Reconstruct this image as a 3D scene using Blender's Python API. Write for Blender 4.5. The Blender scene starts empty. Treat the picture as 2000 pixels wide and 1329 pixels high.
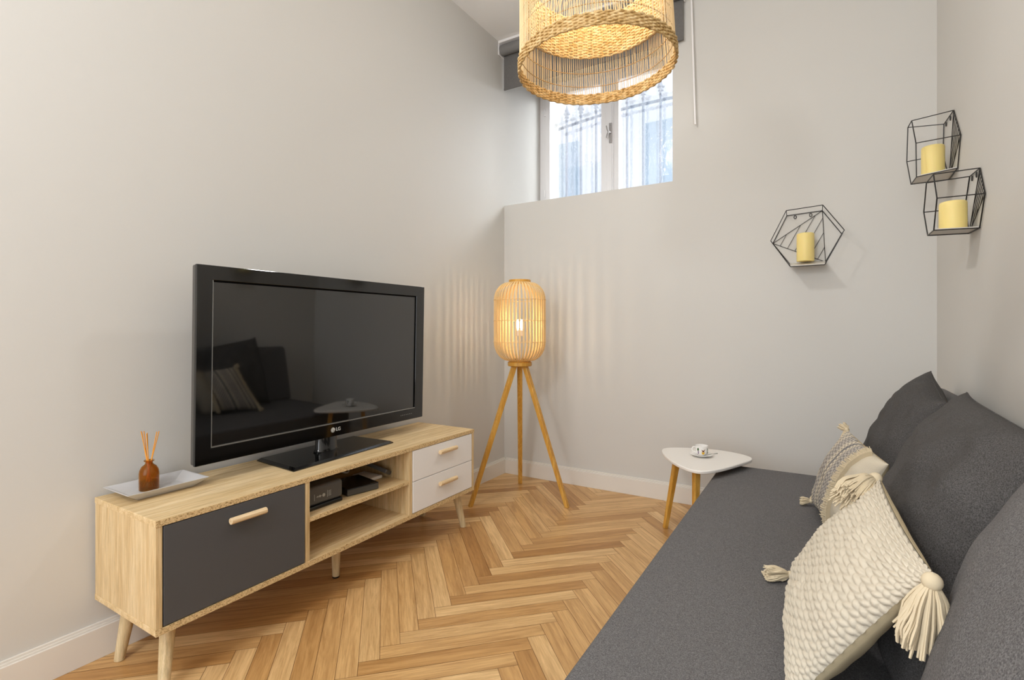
import bpy, bmesh, math, random
from mathutils import Vector, Matrix, noise
random.seed(7)
sc = bpy.context.scene
COL = sc.collection
PI = math.pi
V = Vector

# ------------------------------------------------------------------ camera
CAM = V((1.980, -3.162, 1.05)); YAW = math.radians(31.2)
cd = bpy.data.cameras.new('camera'); cam = bpy.data.objects.new('camera', cd); COL.objects.link(cam)
cam.location = CAM; cam.rotation_euler = (PI/2, 0, YAW)
cd.sensor_width = 36; cd.lens = 18.0; cd.shift_y = -(664.5-641)/2000.0; cd.clip_start = .02
sc.camera = cam

# ------------------------------------------------------------------ world, lights, exposure
def lin(c):
    return tuple(((x/255)/12.92 if x/255 <= .04045 else ((x/255+.055)/1.055)**2.4) for x in c) + (1,)
W = bpy.data.worlds.new('sky'); sc.world = W; W.use_nodes = True
bg = W.node_tree.nodes['Background']; bg.inputs[0].default_value = (.86, .92, 1, 1); bg.inputs[1].default_value = 1.05

def area(name, loc, rot, sx, sy, power, col, shape='RECTANGLE', spread=PI):
    l = bpy.data.lights.new(name, 'AREA'); l.shape = shape; l.size = sx
    if shape in ('RECTANGLE', 'ELLIPSE'): l.size_y = sy
    l.energy = power; l.color = col; l.spread = spread
    o = bpy.data.objects.new(name, l); COL.objects.link(o); o.location = loc; o.rotation_euler = rot
    return o
pl = bpy.data.lights.new('ceiling_fill', 'POINT'); pl.energy = 44; pl.color = (.98, .985, 1); pl.shadow_soft_size = .15  # fill added behind the camera to lift the ceiling, no lamp known there
po = bpy.data.objects.new('ceiling_fill', pl); COL.objects.link(po); po.location = (1.1, -4.0, 2.35)
area('fill_light', (1.2, -5.12, 1.5), (PI/2, 0, 0), 2.0, 2.4, 35, (.93, .965, 1))   # fill panel added behind the camera, before an opening made for it
def aim(o, target): o.rotation_euler = (V(target)-o.location).to_track_quat('-Z', 'Y').to_euler()
aim(area('fill_light', (2.4, 1.75, 3.5), (0, 0, 0), 1.0, 1.0, 210, (.93, .97, 1)), (.1, .1, 2.35))   # unseen lamp added outside the high window to brighten its recess
aim(area('downlight', (1.6, -.55, 3.06), (0, 0, 0), .20, .20, 5, (1, .98, .955), 'DISK', math.radians(135)), (.25, -1.9, .6))
aim(area('downlight', (.62, -1.8, 3.06), (0, 0, 0), .20, .20, 6.5, (1, .98, .955), 'DISK', math.radians(120)), (2.0, -.5, .9))
vs = sc.view_settings
vs.view_transform = 'Standard'; vs.look = 'None'; vs.gamma = 1; vs.use_curve_mapping = False; vs.exposure = 0.31
try:
    sc.cycles.max_bounces = 12; sc.cycles.diffuse_bounces = 6; sc.cycles.transparent_max_bounces = 16
    sc.cycles.sample_clamp_indirect = 6; sc.cycles.caustics_refractive = True
    sc.cycles.use_denoising = True
except Exception:
    pass

# ------------------------------------------------------------------ materials
def nodes(m): return m.node_tree.nodes, m.node_tree.links
def mat(name, rgb, rough=.6, metal=0, spec=.5, **kw):
    m = bpy.data.materials.new(name); m.use_nodes = True
    b = m.node_tree.nodes['Principled BSDF']
    b.inputs['Base Color'].default_value = lin(rgb); b.inputs['Roughness'].default_value = rough
    b.inputs['Metallic'].default_value = metal; b.inputs['Specular IOR Level'].default_value = spec
    for k, v in kw.items(): b.inputs[k].default_value = v
    return m
def texco(m, scale=(1, 1, 1), kind='Object', rot=(0, 0, 0)):
    n, l = nodes(m); t = n.new('ShaderNodeTexCoord'); mp = n.new('ShaderNodeMapping')
    mp.inputs['Scale'].default_value = scale; mp.inputs['Rotation'].default_value = rot
    l.new(t.outputs[kind], mp.inputs['Vector']); return mp.outputs[0]
def noise_n(m, vec, scale, detail=4, rough=.5, dist=0):
    n, l = nodes(m); t = n.new('ShaderNodeTexNoise'); t.inputs['Scale'].default_value = scale
    t.inputs['Detail'].default_value = detail; t.inputs['Roughness'].default_value = rough; t.inputs['Distortion'].default_value = dist
    if vec is not None: l.new(vec, t.inputs['Vector'])
    return t.outputs['Fac']
def ramp(m, fac, stops, interp='LINEAR'):
    n, l = nodes(m); r = n.new('ShaderNodeValToRGB'); e = r.color_ramp.elements; r.color_ramp.interpolation = interp
    while len(e) > 1: e.remove(e[-1])
    e[0].position = stops[0][0]; e[0].color = lin(stops[0][1])
    for p, c in stops[1:]:
        x = e.new(p); x.color = lin(c)
    l.new(fac, r.inputs[0]); return r.outputs[0]
def mixc(m, a, b, fac, mode='MIX'):
    n, l = nodes(m); x = n.new('ShaderNodeMix'); x.data_type = 'RGBA'; x.blend_type = mode
    for s, v in ((x.inputs[0], fac), (x.inputs[6], a), (x.inputs[7], b)):
        if isinstance(v, (int, float, tuple)): s.default_value = v
        else: l.new(v, s)
    return x.outputs[2]
def setc(m, col): nodes(m)[1].new(col, nodes(m)[0]['Principled BSDF'].inputs['Base Color'])
def bump(m, h, strength=.2, dist=.01):
    n, l = nodes(m); b = n.new('ShaderNodeBump'); b.inputs['Strength'].default_value = strength; b.inputs['Distance'].default_value = dist
    l.new(h, b.inputs['Height']); l.new(b.outputs[0], n['Principled BSDF'].inputs['Normal'])

WALLC = (206, 204, 199)
m_wall = mat('wall_paint', WALLC, .55, spec=.25)
v = texco(m_wall); bump(m_wall, noise_n(m_wall, v, 60, 5, .6), .06, .004)
m_ceil = mat('ceiling_paint', (240, 239, 237), .7)
m_trim = mat('trim_paint', (224, 219, 211), .4)
m_win = mat('window_paint', (242, 240, 240), .35)

def wood(name, axis, c1, c2, c3, sc_=1.0, rough=.45):
    m = mat(name, c1, rough, spec=.35)
    s = {'x': (1.2, 22, 22), 'y': (22, 1.2, 22), 'z': (22, 22, 1.2)}[axis]
    s = tuple(k*sc_ for k in s)
    v = texco(m, s)
    a = noise_n(m, v, 1.6, 6, .65, 1.2)
    b = noise_n(m, texco(m, tuple(k*5 for k in s)), 2.2, 5, .7)
    c = ramp(m, a, [(.3, c2), (.5, c1), (.68, c3)])
    d = ramp(m, b, [(.3, (205, 205, 205)), (.6, (255, 255, 255))])
    setc(m, mixc(m, c, d, .7, 'MULTIPLY')); bump(m, b, .12, .002)
    return m
m_oak_y = wood('oak_laminate_lengthwise', 'y', (222, 194, 146), (198, 165, 113), (236, 212, 170))
m_oak_z = wood('oak_laminate_upright', 'z', (218, 190, 143), (196, 164, 114), (231, 207, 164))
m_leg = wood('pale_wood_leg', 'z', (214, 192, 150), (190, 165, 120), (228, 208, 170))
m_handle = wood('beech_handle', 'y', (232, 205, 163), (215, 184, 138), (240, 216, 178))
m_bamboo = wood('bamboo_leg', 'z', (214, 160, 70), (196, 138, 46), (224, 176, 88), 1.0, .4)
m_chip = mat('chipboard_edge', (214, 186, 138), .6)
v = texco(m_chip, (160, 160, 260)); setc(m_chip, ramp(m_chip, noise_n(m_chip, v, 1.0, 3, .7), [(.36, (140, 108, 62)), (.5, (214, 186, 138)), (.8, (228, 204, 160))]))
m_door = mat('anthracite_laminate', (80, 80, 82), .5, spec=.35)
m_drawer = mat('white_laminate', (240, 239, 238), .4)
m_gap = mat('cabinet_gap', (60, 45, 30), .8)

# parquet
m_floor = mat('oak_parquet', (205, 160, 105), .33, spec=.4)
n, l = nodes(m_floor)
uv = n.new('ShaderNodeUVMap'); uv.uv_map = 'UVMap'
at = n.new('ShaderNodeAttribute'); at.attribute_name = 'rnd'; at.attribute_type = 'GEOMETRY'
mp = n.new('ShaderNodeMapping'); mp.inputs['Scale'].default_value = (2.2, 34, 1); l.new(uv.outputs[0], mp.inputs[0])
mp2 = n.new('ShaderNodeMapping'); mp2.inputs['Scale'].default_value = (9, 190, 1); l.new(uv.outputs[0], mp2.inputs[0])
base = ramp(m_floor, at.outputs['Fac'], [(0, (176, 128, 72)), (.22, (200, 155, 98)), (.6, (216, 174, 117)), (1, (231, 195, 141))])
g1 = noise_n(m_floor, mp.outputs[0], 1, 6, .65, 1.4); g2 = noise_n(m_floor, mp2.outputs[0], 1, 4, .7, .3)
c = mixc(m_floor, base, ramp(m_floor, g1, [(.3, (200, 186, 168)), (.62, (255, 255, 255))]), .8, 'MULTIPLY')
c = mixc(m_floor, c, ramp(m_floor, g2, [(.34, (205, 192, 176)), (.55, (255, 255, 255))]), .45, 'MULTIPLY')
setc(m_floor, c); bump(m_floor, g2, .12, .001)
m_joint = mat('parquet_joint', (96, 62, 30), .8)

def fabric(name, c1, c2, scale=420, rough=.95, bs=.35):
    m = mat(name, c1, rough, spec=.12)
    v = texco(m); a = noise_n(m, v, scale, 3, .75); b = noise_n(m, texco(m, (1, 1, 1)), scale*.28, 2, .6)
    c = ramp(m, a, [(.36, c2), (.52, c1), (.68, tuple(min(255, int(k*1.2)) for k in c1))])
    setc(m, c); bump(m, a, bs, .002); return m
m_sofa = fabric('grey_melange_fabric', (107, 105, 105), (79, 78, 78), 460, .95, .2)
m_cush = fabric('charcoal_melange_fabric', (84, 82, 81), (60, 58, 57), 460, .95, .2)
m_base = fabric('dark_base_fabric', (60, 58, 56), (40, 38, 37))
m_tv = mat('gloss_black_plastic', (10, 10, 10), .07, spec=.6)
m_tv.node_tree.nodes['Principled BSDF'].inputs['IOR'].default_value = 1.6
m_tvside = mat('satin_grey_plastic', (74, 72, 68), .35)
m_tvline = mat('chrome_line', (150, 150, 146), .25, metal=.6)
m_screen = mat('dark_glass_screen', (9, 9, 8), .035, spec=.5)
m_screen.node_tree.nodes['Principled BSDF'].inputs['IOR'].default_value = 1.95
m_white = mat('white_enamel', (232, 228, 222), .35)
m_logo = mat('silver_print', (205, 205, 200), .4)
m_tray = mat('grey_stone_tray', (196, 195, 195), .35)
m_black = mat('black_wire', (22, 20, 20), .45)
m_blackpl = mat('black_plastic', (16, 16, 17), .25)
m_router = mat('anthracite_plastic', (84, 83, 81), .45)
m_grey = mat('light_grey_print', (170, 170, 165), .5)
m_wax = mat('ivory_wax', (240, 219, 142), .5, **{'Subsurface Weight': .25, 'Subsurface Radius': (.02, .012, .005)})
m_plate = mat('white_shelf_plate', (208, 203, 194), .5)
m_blind = fabric('grey_blind_fabric', (112, 110, 108), (98, 96, 94), 600, .8, .1)
m_blindtube = mat('grey_blind_tube', (122, 121, 120), .45)
m_cream = mat('cream_cotton', (206, 190, 156), .9, spec=.1)
v = texco(m_cream); bump(m_cream, noise_n(m_cream, v, 500, 2), .3, .001)
m_tassel = mat('tassel_yarn', (212, 197, 168), .9, spec=.1)
m_reed = mat('orange_reed', (222, 150, 40), .5)
m_metal = mat('steel', (190, 188, 184), .3, metal=1)
m_iron = mat('grey_iron', (74, 82, 104), .6)

m_amber = bpy.data.materials.new('amber_glass'); m_amber.use_nodes = True
b = m_amber.node_tree.nodes['Principled BSDF']
b.inputs['Base Color'].default_value = lin((214, 150, 50)); b.inputs['Transmission Weight'].default_value = .9
b.inputs['Roughness'].default_value = .05; b.inputs['IOR'].default_value = 1.3
m_glass = bpy.data.materials.new('frosted_glass'); m_glass.use_nodes = True
n, l = nodes(m_glass); n.remove(n['Principled BSDF'])
no = n.new('ShaderNodeTexNoise'); no.inputs['Scale'].default_value = 46; no.inputs['Detail'].default_value = 2; no.inputs['Distortion'].default_value = .6
l.new(texco(m_glass, (1, 1, .7)), no.inputs['Vector'])
bu = n.new('ShaderNodeBump'); bu.inputs['Strength'].default_value = .35; bu.inputs['Distance'].default_value = .006; l.new(no.outputs['Fac'], bu.inputs['Height'])
rf = n.new('ShaderNodeBsdfRefraction'); rf.inputs['IOR'].default_value = 1.22; rf.inputs['Roughness'].default_value = .03; l.new(bu.outputs[0], rf.inputs['Normal'])
tp = n.new('ShaderNodeBsdfTransparent'); tl = n.new('ShaderNodeBsdfTranslucent'); gl = n.new('ShaderNodeBsdfGlossy'); gl.inputs['Roughness'].default_value = .1; l.new(bu.outputs[0], gl.inputs['Normal'])
def mx(f, a, b_):
    x = n.new('ShaderNodeMixShader'); x.inputs[0].default_value = f; l.new(a, x.inputs[1]); l.new(b_, x.inputs[2]); return x.outputs[0]
l.new(mx(.04, mx(.035, mx(.40, tp.outputs[0], rf.outputs[0]), tl.outputs[0]), gl.outputs[0]), n['Material Output'].inputs['Surface'])

def emis(name, rgb, st):
    m = bpy.data.materials.new(name); m.use_nodes = True
    b = m.node_tree.nodes['Principled BSDF']; b.inputs['Base Color'].default_value = lin(rgb)
    b.inputs['Emission Color'].default_value = lin(rgb); b.inputs['Emission Strength'].default_value = st; return m
m_bulb = emis('lit_bulb', (255, 230, 194), 215)
m_bulbglass = bpy.data.materials.new('clear_bulb_glass'); m_bulbglass.use_nodes = True
n, l = nodes(m_bulbglass); n.remove(n['Principled BSDF']); tp = n.new('ShaderNodeBsdfTransparent'); em = n.new('ShaderNodeEmission'); em.inputs[0].default_value = lin((255, 232, 190)); em.inputs[1].default_value = 9
mm = n.new('ShaderNodeMixShader'); mm.inputs[0].default_value = .22; l.new(tp.outputs[0], mm.inputs[1]); l.new(em.outputs[0], mm.inputs[2]); l.new(mm.outputs[0], n['Material Output'].inputs['Surface'])
m_bulb2 = emis('lit_pendant_bulb', (255, 232, 200), 42)
m_rib = mat('bamboo_rib', (232, 198, 138), .55, **{'Transmission Weight': 0})
m_slat = mat('rattan_slat', (232, 208, 162), .6)
m_wire = mat('rattan_ring', (186, 150, 96), .6)
def straw(name, c1, c2, c3):
    m = mat(name, c1, .7, spec=.2); v = texco(m); setc(m, ramp(m, noise_n(m, v, 70, 3, .6), [(.34, c2), (.5, c1), (.66, c3)])); bump(m, noise_n(m, v, 600, 2), .3, .001); return m
m_weave = straw('woven_seagrass', (232, 206, 156), (206, 172, 112), (246, 228, 190))
m_rim = straw('woven_rim', (206, 174, 120), (170, 134, 78), (228, 202, 154))

# ------------------------------------------------------------------ mesh helper
class MB:
    def __init__(s): s.v = []; s.f = []; s.mi = []; s.uv = {}; s.cur = 0
    def add(s, vs_, fs):
        k = len(s.v); s.v += [tuple(p) for p in vs_]
        for f in fs: s.f.append(tuple(i+k for i in f)); s.mi.append(s.cur)
        return s
    def box(s, x0, x1, y0, y1, z0, z1):
        return s.add([(x, y, z) for z in (z0, z1) for y in (y0, y1) for x in (x0, x1)],
                     [(0, 2, 3, 1), (4, 5, 7, 6), (0, 1, 5, 4), (2, 6, 7, 3), (0, 4, 6, 2), (1, 3, 7, 5)])
    def prism(s, pts, z0, z1, axis=2):
        n = len(pts)
        def mk(p, z): return {2: (p[0], p[1], z), 1: (p[0], z, p[1]), 0: (z, p[0], p[1])}[axis]
        return s.add([mk(p, z0) for p in pts]+[mk(p, z1) for p in pts],
                     [tuple(range(n))[::-1], tuple(range(n, 2*n))]+[(i, (i+1) % n, n+(i+1) % n, n+i) for i in range(n)])
    def tube(s, pts, r, n=8, closed=False, flat=None):
        pts = [V(p) for p in pts]; N = len(pts); rs = r if isinstance(r, (list, tuple)) else [r]*N
        vv = []; up = None
        for i, p in enumerate(pts):
            a = pts[(i-1) % N] if (closed or i > 0) else p; b = pts[(i+1) % N] if (closed or i < N-1) else p
            t = (b-a).normalized()
            if up is None: up = t.orthogonal().normalized()
            up = (up - t*up.dot(t)); up = up.normalized() if up.length > 1e-6 else t.orthogonal().normalized()
            w = t.cross(up)
            for k in range(n):
                an = 2*PI*k/n+(PI/4 if n == 4 else 0); vv.append(p+(up*math.cos(an)+w*math.sin(an))*rs[i])
        fs = []
        M = N if closed else N-1
        for i in range(M):
            for k in range(n):
                a = i*n+k; b = i*n+(k+1) % n; c = ((i+1) % N)*n+(k+1) % n; d = ((i+1) % N)*n+k
                fs.append((a, b, c, d))
        if not closed: fs += [tuple(range(n))[::-1], tuple(range((N-1)*n, N*n))]
        return s.add(vv, fs)
    def lathe(s, prof, c=(0, 0, 0), n=32, cap=True, uvs=False):
        vv = [(c[0]+r*math.cos(2*PI*k/n), c[1]+r*math.sin(2*PI*k/n), c[2]+z) for r, z in prof for k in range(n)]
        fs = [(i*n+k, i*n+(k+1) % n, (i+1)*n+(k+1) % n, (i+1)*n+k) for i in range(len(prof)-1) for k in range(n)]
        base = len(s.f)
        if cap: fs += [tuple(range(n))[::-1], tuple(range((len(prof)-1)*n, len(prof)*n))]
        s.add(vv, fs)
        if uvs:
            m = len(prof)-1
            for i in range(m):
                for k in range(n):
                    s.uv[base+i*n+k] = [(k/n, i/m), ((k+1)/n, i/m), ((k+1)/n, (i+1)/m), (k/n, (i+1)/m)]
        return s
    def ball(s, c, r, n=14, sz=1.0):
        return s.lathe([(max(1e-4, r*math.sin(PI*i/n)), -r*sz*math.cos(PI*i/n)) for i in range(n+1)], c, 2*n, False)
    def xf(s, M):
        s.v = [tuple(M @ V(p)) for p in s.v]; return s
    def build(s, name, mats, parent=None, smooth=False, bevel=0, seg=2, angle=40):
        me = bpy.data.meshes.new(name)
        off = parent_world(parent) if parent else V((0, 0, 0))
        me.from_pydata([tuple(V(p)-off) for p in s.v], [], s.f); me.update()
        mats = mats if isinstance(mats, (list, tuple)) else [mats]
        for m in mats: me.materials.append(m)
        if len(mats) > 1: me.polygons.foreach_set('material_index', s.mi)
        if s.uv:
            ul = me.uv_layers.new(name='UVMap')
            for p in me.polygons:
                u = s.uv.get(p.index)
                if u:
                    for j, li in enumerate(p.loop_indices): ul.data[li].uv = u[j]
        if smooth:
            me.polygons.foreach_set('use_smooth', [True]*len(me.polygons))
            if angle < 180: me.set_sharp_from_angle(angle=math.radians(angle))
        o = bpy.data.objects.new(name, me); COL.objects.link(o)
        if parent: o.parent = parent
        if bevel:
            b = o.modifiers.new('bevel', 'BEVEL'); b.width = bevel; b.segments = seg; b.limit_method = 'ANGLE'
        return o
def parent_world(p):
    o = V((0, 0, 0))
    while p: o = o+V(p.location); p = p.parent
    return o
def tag(o, label, cat, group=None, kind=None):
    if label: o['label'] = label
    if cat: o['category'] = cat
    if group: o['group'] = group
    if kind: o['kind'] = kind
    return o
def thing(name, label, cat, loc, group=None):
    o = bpy.data.objects.new(name, None); COL.objects.link(o); o.location = loc; o.empty_display_size = .05
    return tag(o, label, cat, group)
def struct(o, label=None, cat=None):
    o['kind'] = 'structure'
    if label: o['label'] = label
    if cat: o['category'] = cat
    return o

# ------------------------------------------------------------------ room shell
RW = 2.452; CH = 3.10; YF = -5.2; WD = .572; LED = 1.941; OPX = 1.204
struct(MB().box(-.25, 0, YF, .9, -.1, CH+.1).build('wall_left', m_wall), 'smooth off-white wall behind the television', 'wall')
struct(MB().box(RW, RW+.25, YF, .9, -.1, CH+.1).build('wall_right', m_wall), 'off-white wall behind the sofa cushions', 'wall')
wb = MB().box(0, RW, 0, .62, -.1, LED).box(OPX, RW, 0, .62, LED, CH).box(0, OPX, WD-.03, .62, 3.02, CH)
struct(wb.build('wall_back', m_wall), 'off-white wall with the deep recess of the high window', 'wall')
wf = MB().box(-.25, .2, YF-.2, YF, -.1, CH).box(2.2, RW+.25, YF-.2, YF, -.1, CH).box(.2, 2.2, YF-.2, YF, 2.7, CH)
wf.box(.2, 2.2, YF-.2, YF-.1, -.1, .3)
struct(wf.build('wall_front', m_wall), 'off-white wall behind the camera', 'wall')
struct(MB().box(-.25, RW+.25, YF, .9, CH, CH+.1).build('ceiling', m_ceil), 'plain white ceiling', 'ceiling')

# herringbone parquet
def parquet():
    L = .549; w = .065; gap = .0007; x0, y0 = .782, -1.257
    r2 = math.sqrt(.5); bm = bmesh.new(); uvl = bm.loops.layers.uv.new('UVMap'); cl = bm.loops.layers.float_color.new('rnd')
    def put(p0, q0, a, b, horiz):
        cs = [(p0+gap, q0+gap), (p0+a-gap, q0+gap), (p0+a-gap, q0+b-gap), (p0+gap, q0+b-gap)]
        pts = [(x0+(p-q)*r2, y0+(p+q)*r2) for p, q in cs]
        if max(p[0] for p in pts) < -.05 or min(p[0] for p in pts) > RW+.05 or max(p[1] for p in pts) < YF-.05 or min(p[1] for p in pts) > .05: return
        f = bm.faces.new([bm.verts.new((x, y, 0)) for x, y in pts])
        ou, ov = random.uniform(0, 50), random.uniform(0, 50); rv = random.random()
        for lp, (p, q) in zip(f.loops, cs):
            u, v_ = (p-p0, q-q0) if horiz else (q-q0, p-p0)
            lp[uvl].uv = (u+ou, v_+ov); lp[cl] = (rv, rv, rv, 1)
    for i in range(-60, 60):
        for j in range(-8, 9):
            p, q = i*w+j*L, i*w-j*L
            put(p, q, L, w, True); put(p+L, q+w-L, w, L, False)
    geo = lambda: bm.verts[:]+bm.edges[:]+bm.faces[:]
    for co, no in (((-.02, 0, 0), (-1, 0, 0)), ((RW+.02, 0, 0), (1, 0, 0)), ((0, .02, 0), (0, 1, 0)), ((0, YF, 0), (0, -1, 0))):
        bmesh.ops.bisect_plane(bm, geom=geo(), plane_co=co, plane_no=no, clear_outer=True)
    for f in bm.faces: f.material_index = 0
    vs_ = [bm.verts.new(p) for p in ((-.1, YF, -.0008), (RW+.1, YF, -.0008), (RW+.1, .1, -.0008), (-.1, .1, -.0008))]
    f = bm.faces.new(vs_); f.material_index = 1
    vs_ = [bm.verts.new(p) for p in ((-.1, YF, -.1), (-.1, .1, -.1), (RW+.1, .1, -.1), (RW+.1, YF, -.1))]
    f = bm.faces.new(vs_); f.material_index = 1
    me = bpy.data.meshes.new('floor'); bm.to_mesh(me); bm.free(); me.materials.append(m_floor); me.materials.append(m_joint)
    o = bpy.data.objects.new('floor', me); COL.objects.link(o); return o
struct(parquet(), 'warm oak herringbone parquet floor', 'floor')

# baseboards: a tall board with a small stepped moulding on top
def bb(name, a, b, inx, iny, label):
    m = MB()
    for t, z0, z1 in ((.019, 0, .0975), (.012, .0975, .1035), (.007, .1035, .110)):
        m.box(min(a[0], b[0], a[0]+inx*t, b[0]+inx*t), max(a[0], b[0], a[0]+inx*t, b[0]+inx*t),
              min(a[1], b[1], a[1]+iny*t, b[1]+iny*t), max(a[1], b[1], a[1]+iny*t, b[1]+iny*t), z0, z1)
    return struct(m.build(name, m_trim, bevel=.0012), label, 'baseboard')
bb('baseboard_left', (0, YF), (0, 0), 1, 0, 'white baseboard along the wall behind the television')
bb('baseboard_back', (0.019, 0), (RW-.019, 0), 0, -1, 'white baseboard behind the floor lamp')
bb('baseboard_right', (RW, YF), (RW, 0), -1, 0, 'white baseboard behind the sofa')

# ------------------------------------------------------------------ window
win = thing('window_1', 'white two-pane casement window with frosted glass, high in the wall', 'window', (.6, WD, LED)); win['kind'] = 'structure'
y0, y1 = WD-.02, WD+.04
f = MB()
for x0, x1, z0, z1 in ((0, .055, LED, 3.03), (OPX-.055, OPX, LED, 3.03), (.055, OPX-.055, LED, LED+.05), (.055, OPX-.055, 2.965, 3.03)):
    f.box(x0, x1, y0, y1, z0, z1)
f.build('window_frame', m_win, win, bevel=.003)
def sash(x0, x1, name):
    z0, z1 = LED+.052, 2.963; ya, yb = y0-.012, y1-.03; w = .038; m = MB()
    m.box(x0, x0+w, ya, yb, z0, z1).box(x1-w, x1, ya, yb, z0, z1).box(x0+w, x1-w, ya, yb, z0, z0+.05).box(x0+w, x1-w, ya, yb, z1-.045, z1)
    s = m.build(name, m_win, win, bevel=.003)
    MB().box(x0+w-.004, x1-w+.004, ya+.016, ya+.020, z0+.046, z1-.041).build('pane', m_glass, s)
sash(.057, .573, 'sash'); sash(.636, OPX-.057, 'sash')
m = MB().box(.573, .636, y0-.018, y1-.02, LED+.052, 2.963).box(.585, .624, y0-.026, y0-.018, LED+.052, 2.963)
m.build('meeting_stile', m_win, win, bevel=.004)
m = MB().box(.606, .628, y0-.034, y0-.026, 2.445, 2.595)
for a in range(2): m.lathe([(.004, -.008), (.006, 0), (.004, .008)], (.617, y0-.036, 2.455+a*.13), 10)
m.tube([(.617, y0-.036, 2.52), (.612, y0-.058, 2.52), (.605, y0-.064, 2.50), (.600, y0-.064, 2.475)], .008, 8)
m.tube([(.600, y0-.064, 2.565), (.605, y0-.064, 2.54), (.612, y0-.058, 2.52)], .008, 8)
m.build('latch', mat('latch_metal', (168, 163, 160), .35), win, True)
for z in (2.14, 2.80):
    MB().lathe([(.006, -.03), (.0075, -.028), (.0075, .028), (.006, .03)], (.052, y0-.016, z), 10).build('hinge', m_win, win, True)

# roller blind and its pull wand
bl = thing('roller_blind', 'dark grey roller blind pulled up at the ceiling above the window', 'blind', (.64, -.05, 3.0))
tube_pts = [(-.055+.036*math.cos(t), 3.040+.036*math.sin(t)) for t in [2*PI*k/20 for k in range(20)]]
MB().prism(tube_pts, .012, 1.272, 0).build('roller_tube', m_blindtube, bl, True)
MB().box(.012, 1.272, -.0245, -.021, 2.772, 3.04).box(.012, 1.272, -.027, -.019, 2.768, 2.780).build('blind_fabric', m_blind, bl)
MB().box(.004, 1.280, -.092, -.004, 3.080, 3.098).box(.002, .010, -.09, -.006, 3.0, 3.08).box(1.274, 1.282, -.09, -.006, 3.0, 3.08).build('bracket', m_win, bl, bevel=.002)
MB().tube([(1.318, -.022, 3.05), (1.341, -.022, 2.25)], .0052, 10).build('pull_wand', m_win, bl, True)

# outside: iron fence and a pale facade seen through the frosted panes
fe = thing('iron_fence', 'iron fence with spear points seen blurred through the frosted panes', 'fence', (.5, .95, 1.9))
def railz(x): return 2.815+.055*math.sin(min(1, max(0, (x+.05)/.75))*PI/2)
m = MB(); xs = [-.25+.1*k for k in range(18)]
m.tube([(x, .95, railz(x)) for x in xs], .012, 6); m.tube([(x, .95, 2.0) for x in xs], .012, 6); m.build('rail', m_iron, fe)
for x in (-.08, .055, .19, .33, .465, .602, .737, .878, 1.02, 1.155, 1.29):
    bz = railz(x); o = MB().tube([(x, .95, 1.7), (x, .95, bz+.09)], .0115, 6).build('bar', m_iron, fe, True)
    MB().lathe([(.002, .185), (.012, .15), (.030, .105), (.012, .10), (.022, .075), (.010, .07), (.016, .05), (.008, .03)], (x, .95, bz), 8).build('spearhead', m_iron, o, True)
m_fac = mat('pale_render', (236, 236, 240), .8); m_shut = mat('pale_blue_paint', (150, 172, 190), .6)
fc = thing('street_facade', 'pale house front with blue shutters blurred behind the frosted glass', 'building', (0, 4.2, 1.0))
MB().box(-5, 4, 4.2, 4.4, 1.0, 4.25).build('wall', m_fac, fc)
for x0, x1, z0, z1 in ((-1.95, -1.25, 2.6, 3.95), (-.2, .75, 2.6, 4.0)):
    MB().box(x0, x1, 4.14, 4.199, z0, z1).build('shutter', m_shut, fc)
MB().box(-8, 8, .95, 12, 1.0, 1.02).build('street_ground', mat('pale_asphalt', (190, 190, 192), .9)); struct(bpy.data.objects['street_ground'], 'pale street ground outside', 'ground')

# ------------------------------------------------------------------ media console
XB, XF, YA, YZ, ZB, ZT = .016, .405, -2.462, -.948, .193, .515
T = .018
tvs = thing('media_console', 'low oak-look console with charcoal door, open shelves and two white drawers', 'tv stand', (.21, -1.70, 0))
MB().box(XB, XF-.002, YA, YZ, ZT-T, ZT).build('top_panel', m_oak_y, tvs, bevel=.001)
MB().box(XB, XF-.002, YA, YZ, ZB, ZB+T).build('bottom_panel', m_oak_y, tvs, bevel=.001)
for a, b in ((YA+.001, YA+T), (YZ-T, YZ-.001)): MB().box(XB+.001, XF-.002, a, b, ZB+T, ZT-T).build('side_panel', m_oak_z, tvs, bevel=.001)
for a, b in ((-1.981, -1.962), (-1.442, -1.423)): MB().box(XB+.006, XF-.003, a, b, ZB+T, ZT-T).build('divider', m_oak_z, tvs, bevel=.001)
MB().box(XB+.006, XF-.006, -1.962, -1.442, .350, .366).build('shelf', m_oak_y, tvs, bevel=.001)
MB().box(XB, XB+.006, YA+T, YZ-T, ZB+T, ZT-T).build('back_panel', m_oak_y, tvs)
# raw chipboard edge banding at the front
e = MB().box(XF-.002, XF, YA, YZ, ZT-T, ZT-.002).box(XF-.002, XF, YA, YZ, ZB, ZB+T).box(XF-.006, XF-.004, -1.962, -1.442, .350, .365)
e.build('edge_banding', m_chip, tvs)
dr = MB().box(XF-.018, XF-.001, YA+T+.003, -1.984, ZB+T+.003, ZT-T-.003).build('door', m_door, tvs, bevel=.001)
def handle(parent, ya, yb, z):
    x = XF+.016; r = .0105
    pts = [(x+r*math.cos(t), z+r*math.sin(t)) for t in [2*PI*(k+.5)/8 for k in range(8)]]
    h = MB().prism([(p[0], p[1]) for p in pts], ya, yb, 1)
    for y in (ya+.022, yb-.022): h.box(XF-.002, x-.006, y-.004, y+.004, z-.004, z+.004)
    return h.build('handle', m_handle, parent, bevel=.0015)
handle(dr, -2.262, -2.143, .453)
for z0, z1, zh in ((.3565, ZT-T-.003, .455), (ZB+T+.003, .3535, .304)):
    d_ = MB().box(XF-.018, XF-.001, -1.420, -.969, z0, z1).build('drawer', m_drawer, tvs, bevel=.001)
    handle(d_, -1.250, -1.120, zh)
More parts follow.
